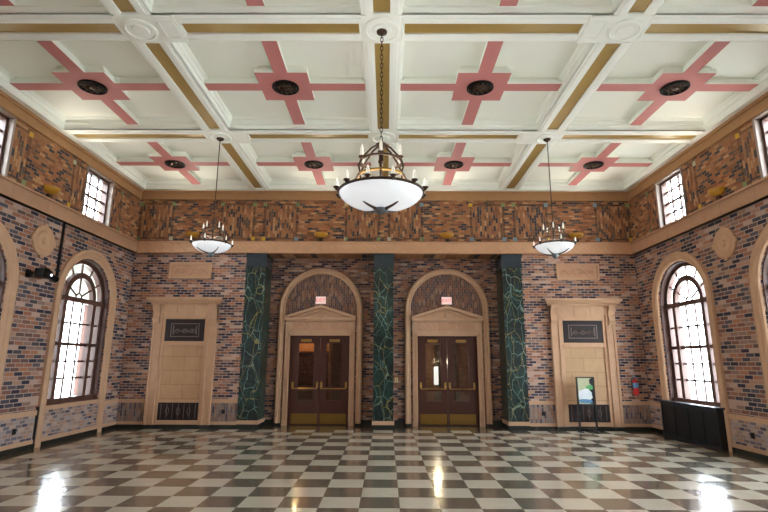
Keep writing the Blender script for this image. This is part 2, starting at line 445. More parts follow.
mb.box(-W + .1, W - .1, 0, 0.13, 4.60, 4.64); mb.box(-W + .1, W - .1, 0, 0.12, 4.34, 4.38)
trim(mb, 'stone_band', 'wide carved tan stone string course across the end wall')
trim(MB(far).box(-W + .05, W - .05, 0, 0.05, 5.80, 6.04).box(-W + .05, W - .05, 0, 0.08, 5.98, 6.04), 'stone_top', 'brown stone cornice under the ceiling on the end wall')
mb = MB(far)
for a, b in ((-6.475, -5.83), (-4.23, -3.56), (3.56, 4.23), (5.83, 6.475)):
    mb.box(a, b, 0, 0.035, 0.59, 0.68); mb.box(a, b, 0, 0.035, 0.08, 0.155)
trim(mb, 'stone', 'thin tan stone rails of the wainscot on the end wall')
mb = MB(far)
for a, b in ((-6.46, -5.84), (-5.54, -4.52), (-4.22, -3.56), (3.56, 4.22), (4.52, 5.54), (5.84, 6.46)): mb.box(a, b, 0, 0.05, 0, 0.085)
mb2 = [(-3.54, -2.73), (-0.54, 0.54), (2.73, 3.54)]
for a, b in mb2: mb.box(a * (1.023 if abs(a) < 3 else 1), b * (1.023 if abs(b) < 3 else 1), D - DR, D - DR + .05, 0, 0.14)
struct(mb, 'baseboard_far', 'base', 'dark stone baseboard along the end wall', 'baseboard')

# ---------------------------------------------------------------- arched and small windows of the side walls
def arched_window(n, side, F, c, label):
    rd = -0.19
    mb = MB(F)
    o = 0.79                                            # frame ring
    mb.arch(c, AS, ASILL, [(AH + .01, -.235), (AH + .01, -.03), (.875, -.03), (.865, rd + .05), (o, rd + .05), (o, rd - .06), (.86, -.235)])
    mb.box(c - AH, c + AH, rd - .08, rd + .10, ASILL - .02, ASILL + .10)         # sill
    mb.box(c - AH, c + AH, rd - .07, rd + .08, 2.83, 2.93)                       # transom
    wnd = struct(mb, 'window_%d' % n, 'brown', label, 'window')
    MB(F).arch(c, 2.93, 2.93, [(0.56, rd - .04), (0.56, rd + .06), (0.44, rd + .06), (0.44, rd - .04)], legs=False).build('arched_bar', 'brown', wnd)
    mb = MB(F)
    for s in (-1, 1): mb.box(c + s * .52 - .055, c + s * .52 + .055, rd - .05, rd + .07, ASILL + .1, 2.84)
    mb.build('mullion', 'brown', wnd)
    mb = MB(F)
    mb.box(c - .5, c + .5, rd - .03, rd + .03, 1.90, 1.97)
    for s in (-1, 1): mb.box(c + s * .67 - .12, c + s * .67 + .12, rd - .03, rd + .03, 1.90, 1.97)
    for z in (1.23, 1.58, 2.38):
        mb.box(c - .8, c + .8, rd - .012, rd + .012, z - .02, z + .02)
    for s in (-1, 1): mb.box(c + s * .16 - .02, c + s * .16 + .02, rd - .012, rd + .012, ASILL + .1, 2.84)
    for a in (30, 60, 90, 120, 150):
        ca, sa = math.cos(math.radians(a)), math.sin(math.radians(a))
        for r0, r1, keep in ((0.10, 0.44, a in (30, 90, 150)), (0.56, 0.82, a in (30, 60, 120, 150, 90))):
            if keep:
                t = .018
                mb.add([(c + r * ca + q * sa * t, rd + e, 2.93 + r * sa - q * ca * t) for r in (r0, r1) for q in (-1, 1) for e in (-.012, .012)],
                       [(0, 1, 3, 2), (4, 6, 7, 5), (0, 4, 5, 1), (2, 3, 7, 6), (0, 2, 6, 4), (1, 5, 7, 3)])
    mb.arch(c, 2.93, 2.93, [(0.12, rd - .012), (0.12, rd + .012), (0.09, rd + .012), (0.09, rd - .012)], legs=False, seg=10)
    mb.build('glazing_bars', 'brown', wnd)
    pts = [(c - .82, ASILL + .05)] + [(c + .82 * math.cos(PI - PI * i / 20), AS + .82 * math.sin(PI - PI * i / 20)) for i in range(21)] + [(c + .82, ASILL + .05)]
    MB(F).add([(u, rd - .005, z) for u, z in pts], [tuple(range(len(pts)))]).build('pane', 'glass', wnd)
    # moulded stone surround down to the floor
    mb = MB(F)
    mb.arch(c, AS, 0.0, [(1.10, 0.0), (1.10, .055), (1.04, .085), (0.99, .06), (0.95, .06), (0.915, .035), (0.90, 0.0)])
    trim(mb, 'stone_arch', 'moulded tan stone arch around %s' % label.split(' with')[0])
    return wnd
places = ['nearest the far corner', 'second from the far corner', 'third from the far corner', 'fourth from the far corner', 'at the near end']
wn_ = 0
for side, F in SIDES:
    for i, c in enumerate(ARC):
        wn_ += 1
        arched_window(wn_, side, F, c, 'tall brown arched window in the %s wall, %s' % (side, places[i]))
for side, F in SIDES:
    for i, c in enumerate(CLR):
        wn_ += 1; rd = -0.14
        mb = MB(F)
        for a, b, z0, z1 in ((c - CH, c - CH + .06, CZ0, CZ1), (c + CH - .06, c + CH, CZ0, CZ1), (c - CH, c + CH, CZ0, CZ0 + .06), (c - CH, c + CH, CZ1 - .06, CZ1)):
            mb.box(a, b, rd - .05, rd + .06, z0, z1)
        wnd = struct(mb, 'window_%d' % wn_, 'brown', 'small square upper window in the %s wall, %s' % (side, places[i]), 'window')
        mb = MB(F)
        for s in (-1, 1): mb.box(c + s * (CH + .02) - .025, c + s * (CH + .02) + .025, -.14, .02, CZ0 - .03, CZ1 + .03)
        mb.box(c - CH, c + CH, -.14, .02, CZ1 - .005, CZ1 + .03)
        mb.build('pale_casing', 'whiteframe', wnd)
        mb = MB(F).box(c - CH + .06, c + CH - .06, rd - .02, rd + .02, 5.20, 5.25)
        for s in (-1, 1): mb.box(c + s * .15 - .02, c + s * .15 + .02, rd - .015, rd + .015, CZ0, CZ1)
        for z in (4.98, 5.5): mb.box(c - CH, c + CH, rd - .015, rd + .015, z - .02, z + .02)
        mb.build('glazing_bars', 'brown', wnd)
        MB(F).add([(c - CH, rd - .03, CZ0), (c + CH, rd - .03, CZ0), (c + CH, rd - .03, CZ1), (c - CH, rd - .03, CZ1)], [(0, 1, 2, 3)]).build('pane', 'glass', wnd)

# ---------------------------------------------------------------- ceiling
XL = [-W, -3.3, 0.0, 3.3, W]; YL = [12.55, 9.24, 5.93, 2.62, -0.69, YB]
HB = 0.27
def ex(i, L, s):          # inner edge of cell at grid line i
    end = 0.20 if i in (0, len(L) - 1) else HB
    return end
ceil = struct(MB().box(-W - .4, W + .4, YB - .3, DR + .3, HC, HC + .2), 'ceiling', 'coffer', 'coffered cream plaster ceiling with pink crosses and gold strips', 'ceiling')
cells = []
for i in range(4):
    for j in range(5):
        x0 = XL[i] + ex(i, XL, 1); x1 = XL[i + 1] - ex(i + 1, XL, 1)
        y1 = YL[j] - ex(j, YL, 1); y0 = YL[j + 1] + ex(j + 1, YL, 1)
        cells.append((x0, x1, y0, y1))
        MB().ring(x0, x1, y0, y1, [(0, HS + .005), (0, HS + .12), (.02, HS + .135), (.02, HS + .21), (.06, HS + .245), (.06, HC + .01)]).build('coffer_moulding', 'plaster', ceil)
        cx, cy, t = (x0 + x1) / 2, (y0 + y1) / 2, 0.14
        a, q = 0.43, 0.112
        poly = [(-q, y0 - cy + .03), (q, y0 - cy + .03), (q, -a), (a, -a), (a, -q), (x1 - cx - .03, -q), (x1 - cx - .03, q), (a, q), (a, a), (q, a), (q, y1 - cy - .03), (-q, y1 - cy - .03),
                (-q, a), (-a, a), (-a, q), (x0 - cx + .03, q), (x0 - cx + .03, -q), (-a, -q), (-a, -a), (-q, -a)]
        n = len(poly)
        MB().add([(cx + u, cy + v, 6.155) for u, v in poly], [tuple(range(n))]).build('pink_cross', 'pink', ceil)
        inn = []
        for m in range(n):                                   # set the upper step of the edge back from the pink plate
            (ax, ay), (bx, by), (qx, qy) = poly[m - 1], poly[m], poly[(m + 1) % n]
            e1 = Vector((bx - ax, by - ay)).normalized(); e2 = Vector((qx - bx, qy - by)).normalized()
            nn = Vector((-e1.y, e1.x)) + Vector((-e2.y, e2.x))
            inn.append((bx + .05 * nn.x, by + .05 * nn.y))
        P3 = lambda L, z: [(cx + u, cy + v, z) for u, v in L]
        MB().loft([P3(poly, 6.155), P3(poly, 6.225), P3(inn, 6.225), P3(inn, HC)], True, False).build('cross_edge', 'plaster', ceil)
# beam soffits
mb = MB()
for i in (1, 2, 3): mb.box(XL[i] - HB + .012, XL[i] + HB - .012, YB, D, HS + .03, HC)
for j in (1, 2, 3, 4): mb.box(-W, W, YL[j] - HB + .012, YL[j] + HB - .012, HS + .031, HC)
mb.box(-W, -W + .19, YB, D, HS, HC); mb.box(W - .19, W, YB, D, HS, HC); mb.box(-W, W, D - .19, D, HS + .001, HC); mb.box(-W, W, YB, YB + .19, HS + .001, HC)
mb.build('beams', 'plaster', ceil).name = 'ceiling_beams'
def seg(x0, x1, y0, y1, along):
    g = 0.11
    if along == 'y': gx0, gx1, gy0, gy1 = (x0 + x1) / 2 - g, (x0 + x1) / 2 + g, y0 + .04, y1 - .04
    else: gx0, gx1, gy0, gy1 = x0 + .04, x1 - .04, (y0 + y1) / 2 - g, (y0 + y1) / 2 + g
    b = MB()
    ox, oy = gx0 - x0, gy0 - y0
    R_ = lambda t, u, z: [(x0 + t, y0 + u, z), (x1 - t, y0 + u, z), (x1 - t, y1 - u, z), (x0 + t, y1 - u, z)]
    if along == 'y': rr = [(0, 0), (.05, .005), (.055, .006), (.11, .02), (ox, oy)]
    else: rr = [(0, 0), (.005, .05), (.006, .055), (.02, .11), (ox, oy)]
    zz = [HS + .012, HS, HS - .012, HS - .012, HS - .004]
    rings = [R_(t, u, z) for (t, u), z in zip(rr, zz)] + [R_(ox, oy, HS + .035)]
    b.loft([R_(0, 0, HS + .03)] + rings, True, False)
    b.build('beam_border', 'plaster', ceil)
    MB().box(gx0 - .005, gx1 + .005, gy0 - .005, gy1 + .005, HS + .022, HS + .032).build('gold_inset', 'gold', ceil)
EXTRA = 0.28
for i in (1, 2, 3):
    for j in range(5):
        y1 = YL[j] - (0.20 if j == 0 else HB); y0 = YL[j + 1] + (0.20 if j == 4 else HB)
        seg(XL[i] - HB, XL[i] + HB, y0, y1, 'y')
for j in (1, 2, 3, 4):
    for i in range(4):
        x0 = XL[i] + (0.20 if i == 0 else HB); x1 = XL[i + 1] - (0.20 if i == 3 else HB)
        if i == 1: x0 += EXTRA
        if i == 2: x1 -= EXTRA
        seg(x0, x1, YL[j] - HB, YL[j] + HB, 'x')
for j in (1, 2, 3, 4):
    for i in (1, 2, 3):
        x, y = XL[i], YL[j]
        MB().box(x - HB, x + HB, y - HB, y + HB, HS - .010, HS + .03).build('crossing_block', 'plaster', ceil)
        if i != 2:
            s = 1 if i == 1 else -1
            a, b = sorted((x + s * HB, x + s * (HB + EXTRA)))
            m_ = MB().box(a, b, y - HB, y + HB, HS - .02, HS + .03)
            m_.ring(a + .03, b - .03, y - .18, y + .18, [(0, HS - .02), (0, HS - .028), (.02, HS - .028), (.02, HS - .02)])
            m_.build('bracket_block', 'plaster', ceil)
        r = .25 if i == 2 else .22
        MB().lathe([(r, HS - .01), (r, HS - .035), (r * .86, HS - .045), (r * .8, HS - .025), (r * .55, HS - .02), (r * .5, HS - .04), (r * .3, HS - .045), (.01, HS - .04)], (x, y, 0), 32).build('ceiling_rosette', 'plaster', ceil, smooth=True)

# round iron ceiling vents
names_c = ['far left corner', 'left of the central beam', 'right of the central beam', 'far right corner']
rows = {0: ('far row', 10.93), 1: ('near row', 7.585)}
vent_labels = {
    (0, 0): 'small round iron ceiling vent, leftmost in the row next to the end wall', (1, 0): 'small round iron ceiling vent just left of the big chandelier, far row',
    (2, 0): 'small round iron ceiling vent just right of the big chandelier, far row', (3, 0): 'small round iron ceiling vent, rightmost in the row next to the end wall',
    (0, 1): 'round iron ceiling vent nearest the left wall in the nearer row', (1, 1): 'round iron ceiling vent left of the chandelier chain in the nearer row',
    (2, 1): 'round iron ceiling vent right of the chandelier chain in the nearer row', (3, 1): 'round iron ceiling vent nearest the right wall in the nearer row'}
for j in (0, 1):
    for i in range(4):
        x0, x1, y0, y1 = cells[i * 5 + j]; x, y = (x0 + x1) / 2, (y0 + y1) / 2
        t = thing('ceiling_vent', (x, y, 6.155), vent_labels[(i, j)], 'vent', 'round vents in the pink crosses')
        MB().lathe([(.225, 6.155), (.225, 6.13), (.20, 6.12), (.19, 6.13), (.19, 6.155)], (x, y, 0), 32).build('rim', 'iron', t, smooth=True)
        MB().lathe([(.19, 6.152), (.01, 6.150)], (x, y, 0), 24).build('backing', 'iron', t)
        b = MB()
        for k in range(12):
            a = 2 * PI * k / 12; ca, sa = math.cos(a), math.sin(a); cb, sb = math.cos(a + .35), math.sin(a + .35)
            b.tube([(x + .04 * ca, y + .04 * sa, 6.135), (x + .115 * cb, y + .115 * sb, 6.128), (x + .19 * ca, y + .19 * sa, 6.135)], .008, 5)
        b.tube([(x + .11 * math.cos(q * PI / 8), y + .11 * math.sin(q * PI / 8), 6.13) for q in range(16)], .008, 5, True)
        b.lathe([(.045, 6.15), (.045, 6.125), (.01, 6.12)], (x, y, 0), 12)
        b.build('scroll_grille', 'bronze', t)

# ---------------------------------------------------------------- marble pilasters
for xc, lab in ((-3.3, 'veined dark green marble pilaster left of the left doorway'), (0.0, 'veined dark green marble pilaster between the two doorways'), (3.3, 'veined dark green marble pilaster right of the right doorway')):
    a, b = xc - .25, xc + .25
    if xc < 0: a -= .0
    t = thing('marble_pilaster', (xc, DR - .2, 0), lab, 'pilaster')
    MB().box(a, b, D - .04, DR, 0.19, 3.97).build('shaft', 'marble', t)
    m_ = MB().box(a - .01, b + .01, D - .05, DR, 3.97, 4.05).box(a - .005, b + .005, D - .045, DR, 4.05, 4.24).box(a - .02, b + .02, D - .06, DR, 4.24, 4.34)
    m_.build('capital', 'marblecap', t)
    la, lb_ = (0 if xc < -1 else .02), (0 if xc > 1 else .02)
    m_ = MB().box(a - la, b + lb_, D - .06, DR, 0.10, 0.19)
    m_.build('base_moulding', 'stone', t)
    MB().box(a - la, b + lb_ * 1.5, D - .07, DR, 0.0, 0.10).build('plinth', 'base', t)

# ---------------------------------------------------------------- arched doorways
dn = 0
for s in (-1, 1):
    c = s * DX; nm = 'left' if s < 0 else 'right'
    t = thing('doorway_surround', (c, DR, 0), 'tall arched tan stone surround of the %s doorway with pediment' % nm, 'door surround')
    F = farr
    MB(F).arch(c, 2.93, 0.06, [(1.09, 0), (1.09, .07), (1.06, .10), (1.02, .10), (.99, .07), (.96, .075), (.935, .05), (.935, 0)]).build('arch_moulding', 'stone_arch', t)
    b = MB(F)
    for q in (-1, 1):
        b.box(min(c + q * 1.09, c + q * .93), max(c + q * 1.09, c + q * .93), 0, .11, 0, .06)
    b.build('plinth', 'base', t)
    for q in (-1, 1):
        u0, u1 = sorted((c + q * .90, c + q * .77))
        b = MB(F).box(u0, u1, 0, .07, 0.10, 2.30)
        v0, v1 = sorted((c + q * .88, c + q * .84)); b.box(v0, v1, .07, .095, 0.10, 2.34)
        v0, v1 = sorted((c + q * .80, c + q * .765)); b.box(v0, v1, .07, .10, 0.10, 2.30)
        b.box(u0, u1, 0, .075, 0.0, 0.10)
        b.build('jamb', 'stone_block' if False else 'stone', t)
    b = MB(F).box(c - .90, c + .90, 0, .07, 2.235, 2.63).box(c - .80, c + .80, .07, .10, 2.235, 2.275).box(c - .80, c + .80, .07, .085, 2.33, 2.36)
    b.build('lintel', 'stone', t)
    b = MB(F).box(c - .72, c - .28, .07, .085, 2.38, 2.60).box(c + .28, c + .72, .07, .085, 2.38, 2.60).box(c - .22, c + .22, .07, .09, 2.38, 2.60)
    for k in range(-3, 4): b.lathe([(.02, .085), (.005, .105)], (c + k * .05, 0, 0), 8) if False else b.box(c + k * .055 - .015, c + k * .055 + .015, .09, .10, 2.42, 2.56)
    b.build('frieze_panel', 'stone_panel', t)
    b = MB(F).box(c - .92, c + .92, 0, .17, 2.63, 2.70).box(c - .89, c + .89, 0, .13, 2.60, 2.63)
    b.prism([(c - .92, 2.70), (c - .92, 2.74), (c, 3.03), (c + .92, 2.74), (c + .92, 2.70), (c + .80, 2.70), (c, 2.95), (c - .80, 2.70)], 0, .17)
    b.prism([(c - .80, 2.70), (c, 2.95), (c + .80, 2.70)], 0, .08)
    b.prism([(c - .62, 2.70), (c - .50, 2.70), (c, 2.87), (c + .50, 2.70), (c + .62, 2.70), (c, 2.905)], .08, .11)
    b.box(c - .045, c + .045, .07, .13, 2.70, 2.86)
    b.build('pediment', 'stone_arch', t, bevel=.008)
    pts = [(c - .93, 2.7)] + [(c + .93 * math.cos(PI - PI * i / 20), 2.93 + .93 * math.sin(PI - PI * i / 20)) for i in range(21)] + [(c + .93, 2.7)]
    MB(F).prism(pts, .002, .014).build('brick_tympanum', 'tymp', t)
    # exit sign
    e = thing('exit_sign', F(c, .1, 3.07), 'small lit EXIT sign on the %s doorway pediment' % nm, 'sign')
    MB(F).box(c - .13, c + .13, .10, .16, 3.055, 3.245).build('housing', 'exitface', e, bevel=.006)
    MB(F).box(c - .02, c + .02, .0, .10, 3.13, 3.17).build('bracket', 'paper', e)
    cu = bpy.data.curves.new('letters', 'FONT'); cu.body = 'EXIT'; cu.size = .125; cu.align_x = 'CENTER'; cu.align_y = 'CENTER'; cu.extrude = .002
    tmp = bpy.data.objects.new('letters', cu); COL.objects.link(tmp)
    dg = bpy.context.evaluated_depsgraph_get(); dg.update()
    me = bpy.data.meshes.new_from_object(tmp.evaluated_get(dg)); bpy.data.objects.remove(tmp)
    me.materials.clear(); me.materials.append(M['exitred'])
    lt = bpy.data.objects.new('letters', me); COL.objects.link(lt); lt.parent = e
    lt.location = (0, -.065, .08); lt.rotation_euler = (PI / 2, 0, 0)
    # double doors
    dn += 1
    fr = struct(MB(F).box(c - .78, c - .73, -.14, -.04, 0, 2.24).box(c + .73, c + .78, -.14, -.04, 0, 2.24).box(c - .73, c + .73, -.14, -.04, 2.18, 2.24), 'door_%d' % dn, 'door',
                'pair of chocolate brown glazed doors in the %s doorway' % nm, 'door')
    for q in (-1, 1):
        a0, a1 = sorted((c + q * .005, c + q * .73)); zt = 2.18
        g0, g1 = (c - .55, c - .16) if q < 0 else (c + .16, c + .55)
        b = MB(F)
        b.box(a0, g0, -.115, -.07, .01, zt); b.box(g1, a1, -.115, -.07, .01, zt)
        b.box(g0, g1, -.115, -.07, .01, .60); b.box(g0, g1, -.115, -.07, 2.04, zt); b.box(g0, g1, -.11, -.075, .84, .93)
        lf = b.build('door_leaf', 'door', fr)
        MB(F).box(g0 - .02, g1 + .02, -.098, -.092, .58, 2.06).build('pane', 'doorglass', lf)
        MB(F).box(a0 + .03, a1 - .03, -.07, -.064, .03, .28).build('kick_plate', 'kick', lf)
        b = MB(F).tube([(a0 + .04, .01, .90), (a1 - .04, .01, .90)], .011, 8)
        for u in (a0 + .05, a1 - .05): b.tube([(u, -.07, .98), (u, .0, .98), (u, .01, .90)], .011, 8); b.box(u - .025, u + .025, -.07, -.05, .92, 1.06)
        b.build('push_bar', 'brass', lf)
        b = MB(F).box((a0 + a1) / 2 - .13, (a0 + a1) / 2 + .13, -.07, -.01, 2.08, 2.15)
        b.build('door_closer', 'brass', lf)
    struct(MB(F).box(c - .78, c + .78, -TH, 0.0, 0.0, 0.008), 'trim_%d' % (60 + dn), 'base', 'dark stone threshold of the %s doorway' % nm, 'trim')

# ---------------------------------------------------------------- blind doorways of the side bays
for s in (-1, 1):
    c = s * 5.0; nm = 'left' if s < 0 else 'right'; F = far
    t = thing('blind_doorway', (c, D, 0), 'tan stone blind doorway with dark grilles at the %s end of the far wall' % nm, 'blind doorway')
    MB(F).box(c - .52, c + .52, 0, .02, .085, 2.70).build('stone_infill', 'stone_block', t)
    for q in (-1, 1):
        u = lambda a: c + q * a
        b = MB(F)
        for r0, r1, d in ((.80, .745, .10), (.745, .62, .075), (.62, .575, .095), (.575, .50, .055)):
            x0, x1 = sorted((u(r0), u(r1))); b.box(x0, x1, 0, d, .085, 3.0)
        b.build('jamb', 'stone', t)
        x0, x1 = sorted((u(.82), u(.50))); MB(F).box(x0, x1, 0, .12, 0, .085).build('plinth', 'base', t)
        x0, x1 = sorted((u(.80), u(.64)))
        b = MB(F); prof = [(.10, 2.55), (.13, 2.57), (.15, 2.63), (.13, 2.70), (.12, 2.78), (.15, 2.86), (.20, 2.93), (.21, 3.0), (.0, 3.0), (.0, 2.55)]
        b.loft([[(x0, d, z) for d, z in prof], [(x1, d, z) for d, z in prof]], True, True)
        b.box(x0 - .015, x1 + .015, 0, .14, 2.52, 2.56)
        b.build('bracket', 'stone_arch', t)
    b = MB(F).box(c - .56, c + .56, 0, .075, 2.64, 3.0).box(c - .50, c + .50, .0, .10, 2.63, 2.68).box(c - .60, c - .22, .075, .088, 2.76, 2.95).box(c + .22, c + .60, .075, .088, 2.76, 2.95).box(c - .20, c + .20, .075, .095, 2.74, 2.97)
    b.build('frieze', 'stone', t)
    b = MB(F); prof = [(0, 3.0), (.12, 3.0), (.14, 3.04), (.20, 3.06), (.24, 3.11), (.26, 3.12), (.26, 3.17), (0, 3.17)]
    for w_ in (0,):
        r1 = [(c - .80 - d * .62, d, z) for d, z in prof]; r2 = [(c + .80 + d * .62, d, z) for d, z in prof]
        b.loft([r1, r2], True, True)
    b.build('cornice', 'stone_arch', t)
    MB(F).box(c - .52, c + .52, 0, .07, 1.97, 2.03).box(c - .52, c + .52, 0, .045, 2.03, 2.08).box(c - .52, c + .52, 0, .05, .60, .66).box(c - .52, c + .52, 0, .05, .09, .18).build('stone_rail', 'stone', t)
    for nm2, z0, z1, d in (('upper_grille', 2.08, 2.63, .035), ('lower_grille', .19, .60, .035)):
        b = MB(F).box(c - .515, c + .515, 0.0, d, z0, z1)
        g = b.build(nm2, 'darkgrille', t)
        b = MB(F); e = .05
        zc = (z0 + z1) / 2; hh = (z1 - z0) / 2
        if nm2 == 'upper_grille':
            for (x0, x1, y0, y1) in ((-.36, .36, -.17, -.15), (-.36, .36, .15, .17), (-.36, -.34, -.17, .17), (.34, .36, -.17, .17)): b.box(c + x0, c + x1, d, d + .008, zc + y0, zc + y1)
            b.box(c - .30, c - .275, d, d + .012, zc - .11, zc + .11); b.box(c + .275, c + .30, d, d + .012, zc - .11, zc + .11)
            for xo in (-.19, -.02, .15, .02, .22): b.tube([(c + xo + .05 * math.cos(q * PI / 6), d + .006, zc - .02 + .05 * math.sin(q * PI / 6)) for q in range(12)], .007, 5, True)
            b.tube([(c - .25 + k * .05, d + .006, zc - .05 + .05 * abs(math.sin(k * .9))) for k in range(11)], .008, 5)
        else:
            for k in range(-3, 4): b.box(c + k * .14 - .006, c + k * .14 + .006, d, d + .008, z0 + .03, z1 - .03)
            for xo in (-.26, 0, .26): b.tube([(c + xo + .035 * math.cos(q * PI / 5), d + .006, zc + .09 * math.sin(q * PI / 5)) for q in range(10)], .007, 5, True)
        b.build('tracery', 'grille_hi', g)
    # carved relief panel above
    r = thing('relief_panel', (c, D, 3.67), 'carved rectangular stone relief panel above the %s blind doorway' % nm, 'relief panel')
    b = MB(F)
    for (x0, x1, z0, z1) in ((-.545, .545, 3.67, 3.72), (-.545, .545, 4.04, 4.09), (-.545, -.495, 3.72, 4.04), (.495, .545, 3.72, 4.04)): b.box(c + x0, c + x1, 0, .05, z0, z1)
    b.build('frame', 'stone_arch', r)
    b = MB(F).box(c - .50, c + .50, 0, .02, 3.72, 4.04)
    for q in (-1, 1):
        b.tube([(c + q * (.06 + .38 * k / 12), .028, 3.88 + .07 * math.sin(k * .9)) for k in range(13)], .016, 6)
        for xo in (.18, .36): b.tube([(c + q * xo + .05 * math.cos(w * PI / 6), .028, 3.88 + .05 * math.sin(w * PI / 6)) for w in range(12)], .012, 5, True)
    b.lathe([(.08, -.02), (.07, -.045), (.01, -.06)], (c, 0, 3.88), 16, 'y') if False else b.tube([(c + .09 * math.cos(w * PI / 8), .03, 3.88 + .09 * math.sin(w * PI / 8)) for w in range(16)], .018, 6, True)
    b.build('carved_panel', 'stone_panel', r)

# ---------------------------------------------------------------- round stone medallions on the side walls
def roundel(F, c, side, label, z=3.83):
    b = MB(F)
    rr = [(.30, 0), (.30, .03), (.27, .045), (.24, .03), (.21, .03), (.19, .045), (.16, .03), (.07, .03), (.05, .05), (.005, .055)]
    n = 32
    b.loft([[(c + r * math.cos(2 * PI * i / n), d, z + r * math.sin(2 * PI * i / n)) for i in range(n)] for r, d in rr], True, True)
    for k in range(4):
        a = PI / 2 * k; ca, sa = math.cos(a), math.sin(a)
        b.add([(c + r * ca + q * sa * .05, e, z + r * sa - q * ca * .05) for r in (.28, .335) for q in (-1, 1) for e in (0, .035)],
              [(0, 1, 3, 2), (4, 6, 7, 5), (0, 4, 5, 1), (2, 3, 7, 6), (0, 2, 6, 4), (1, 5, 7, 3)])
    o = b.build('stone_roundel', 'stone_arch', origin=F(c, 0, z))
    tag(o, label, 'roundel', 'round stone medallions between the arched windows')
roundel(left, 9.14, 'left', 'round tan stone medallion in the left brick wall above the black spotlight')
roundel(right, 9.14, 'right', 'round tan stone medallion in the right brick wall between the arched windows')

# ---------------------------------------------------------------- amber uplights on the band
def uplight(F, u, z, label, power=20):
    t = thing('wall_uplight', F(u, 0, z), label, 'wall light', 'amber uplights on the stone band')
    b = MB(F); rings = []; n = 14
    for sc_, zz in ((.3, 4.775), (.7, 4.79), (.94, 4.83), (1.0, 4.885)):
        rings.append([(u + .185 * sc_ * math.cos(PI * i / n), .03 + .17 * sc_ * math.sin(PI * i / n), zz) for i in range(n + 1)])
    b.loft(rings, True, False)
    b.build('shade', 'amber', t, smooth=True)
    MB(F).box(u - .05, u + .05, 0, .06, 4.64, 4.74).build('wall_bracket', 'bronze', t)
    l = bpy.data.lights.new('bulb', 'SPOT'); l.energy = power; l.color = (1, .93, .80); l.spot_size = 1.9; l.spot_blend = .8; l.shadow_soft_size = .08
    lo = bpy.data.objects.new('bulb', l); COL.objects.link(lo); lo.location = F(u, .13, 4.88)
    dv = Vector(F(u, 1.0, 5.6)) - Vector(F(u, 0, 4.6)); lo.rotation_euler = dv.to_track_quat('-Z', 'Y').to_euler()
    lo.parent = t; lo.matrix_parent_inverse = Matrix.Translation(-WL[t.name])
for u, lab in ((-5.03, 'amber bowl uplight on the stone band above the left blind doorway'), (-1.65, 'amber bowl uplight on the stone band above the left arched doorway'),
               (1.65, 'amber bowl uplight on the stone band above the right arched doorway'), (5.03, 'amber bowl uplight on the stone band above the right blind doorway')):
    uplight(far, u, 4.70, lab)
uplight(left, 9.08, 4.70, 'amber bowl uplight high on the left wall between the upper windows')
uplight(right, 9.08, 4.70, 'amber bowl uplight high on the right wall between the upper windows')

# ---------------------------------------------------------------- chandeliers
def candle_lamp(F3, p, r, h, par):
    b = MB().lathe([(r * .4, -.04), (r * 1.1, -.02), (r * 2.0, -.005), (r * 2.1, .005), (r * .9, .008)], p, 12)
    c = b.build('drip_cup', 'bronze', par, smooth=True)
    MB().lathe([(r, .0), (r, h), (r * .75, h + .01)], (p[0], p[1], p[2] + .005), 10).build('candle_tube', 'candle', c)
    MB().lathe([(r * .3, 0), (r * .7, .01), (r * .7, .02), (r * .4, .034), (r * .05, .044)], (p[0], p[1], p[2] + .008 + h), 8).build('bulb', 'candle', c)

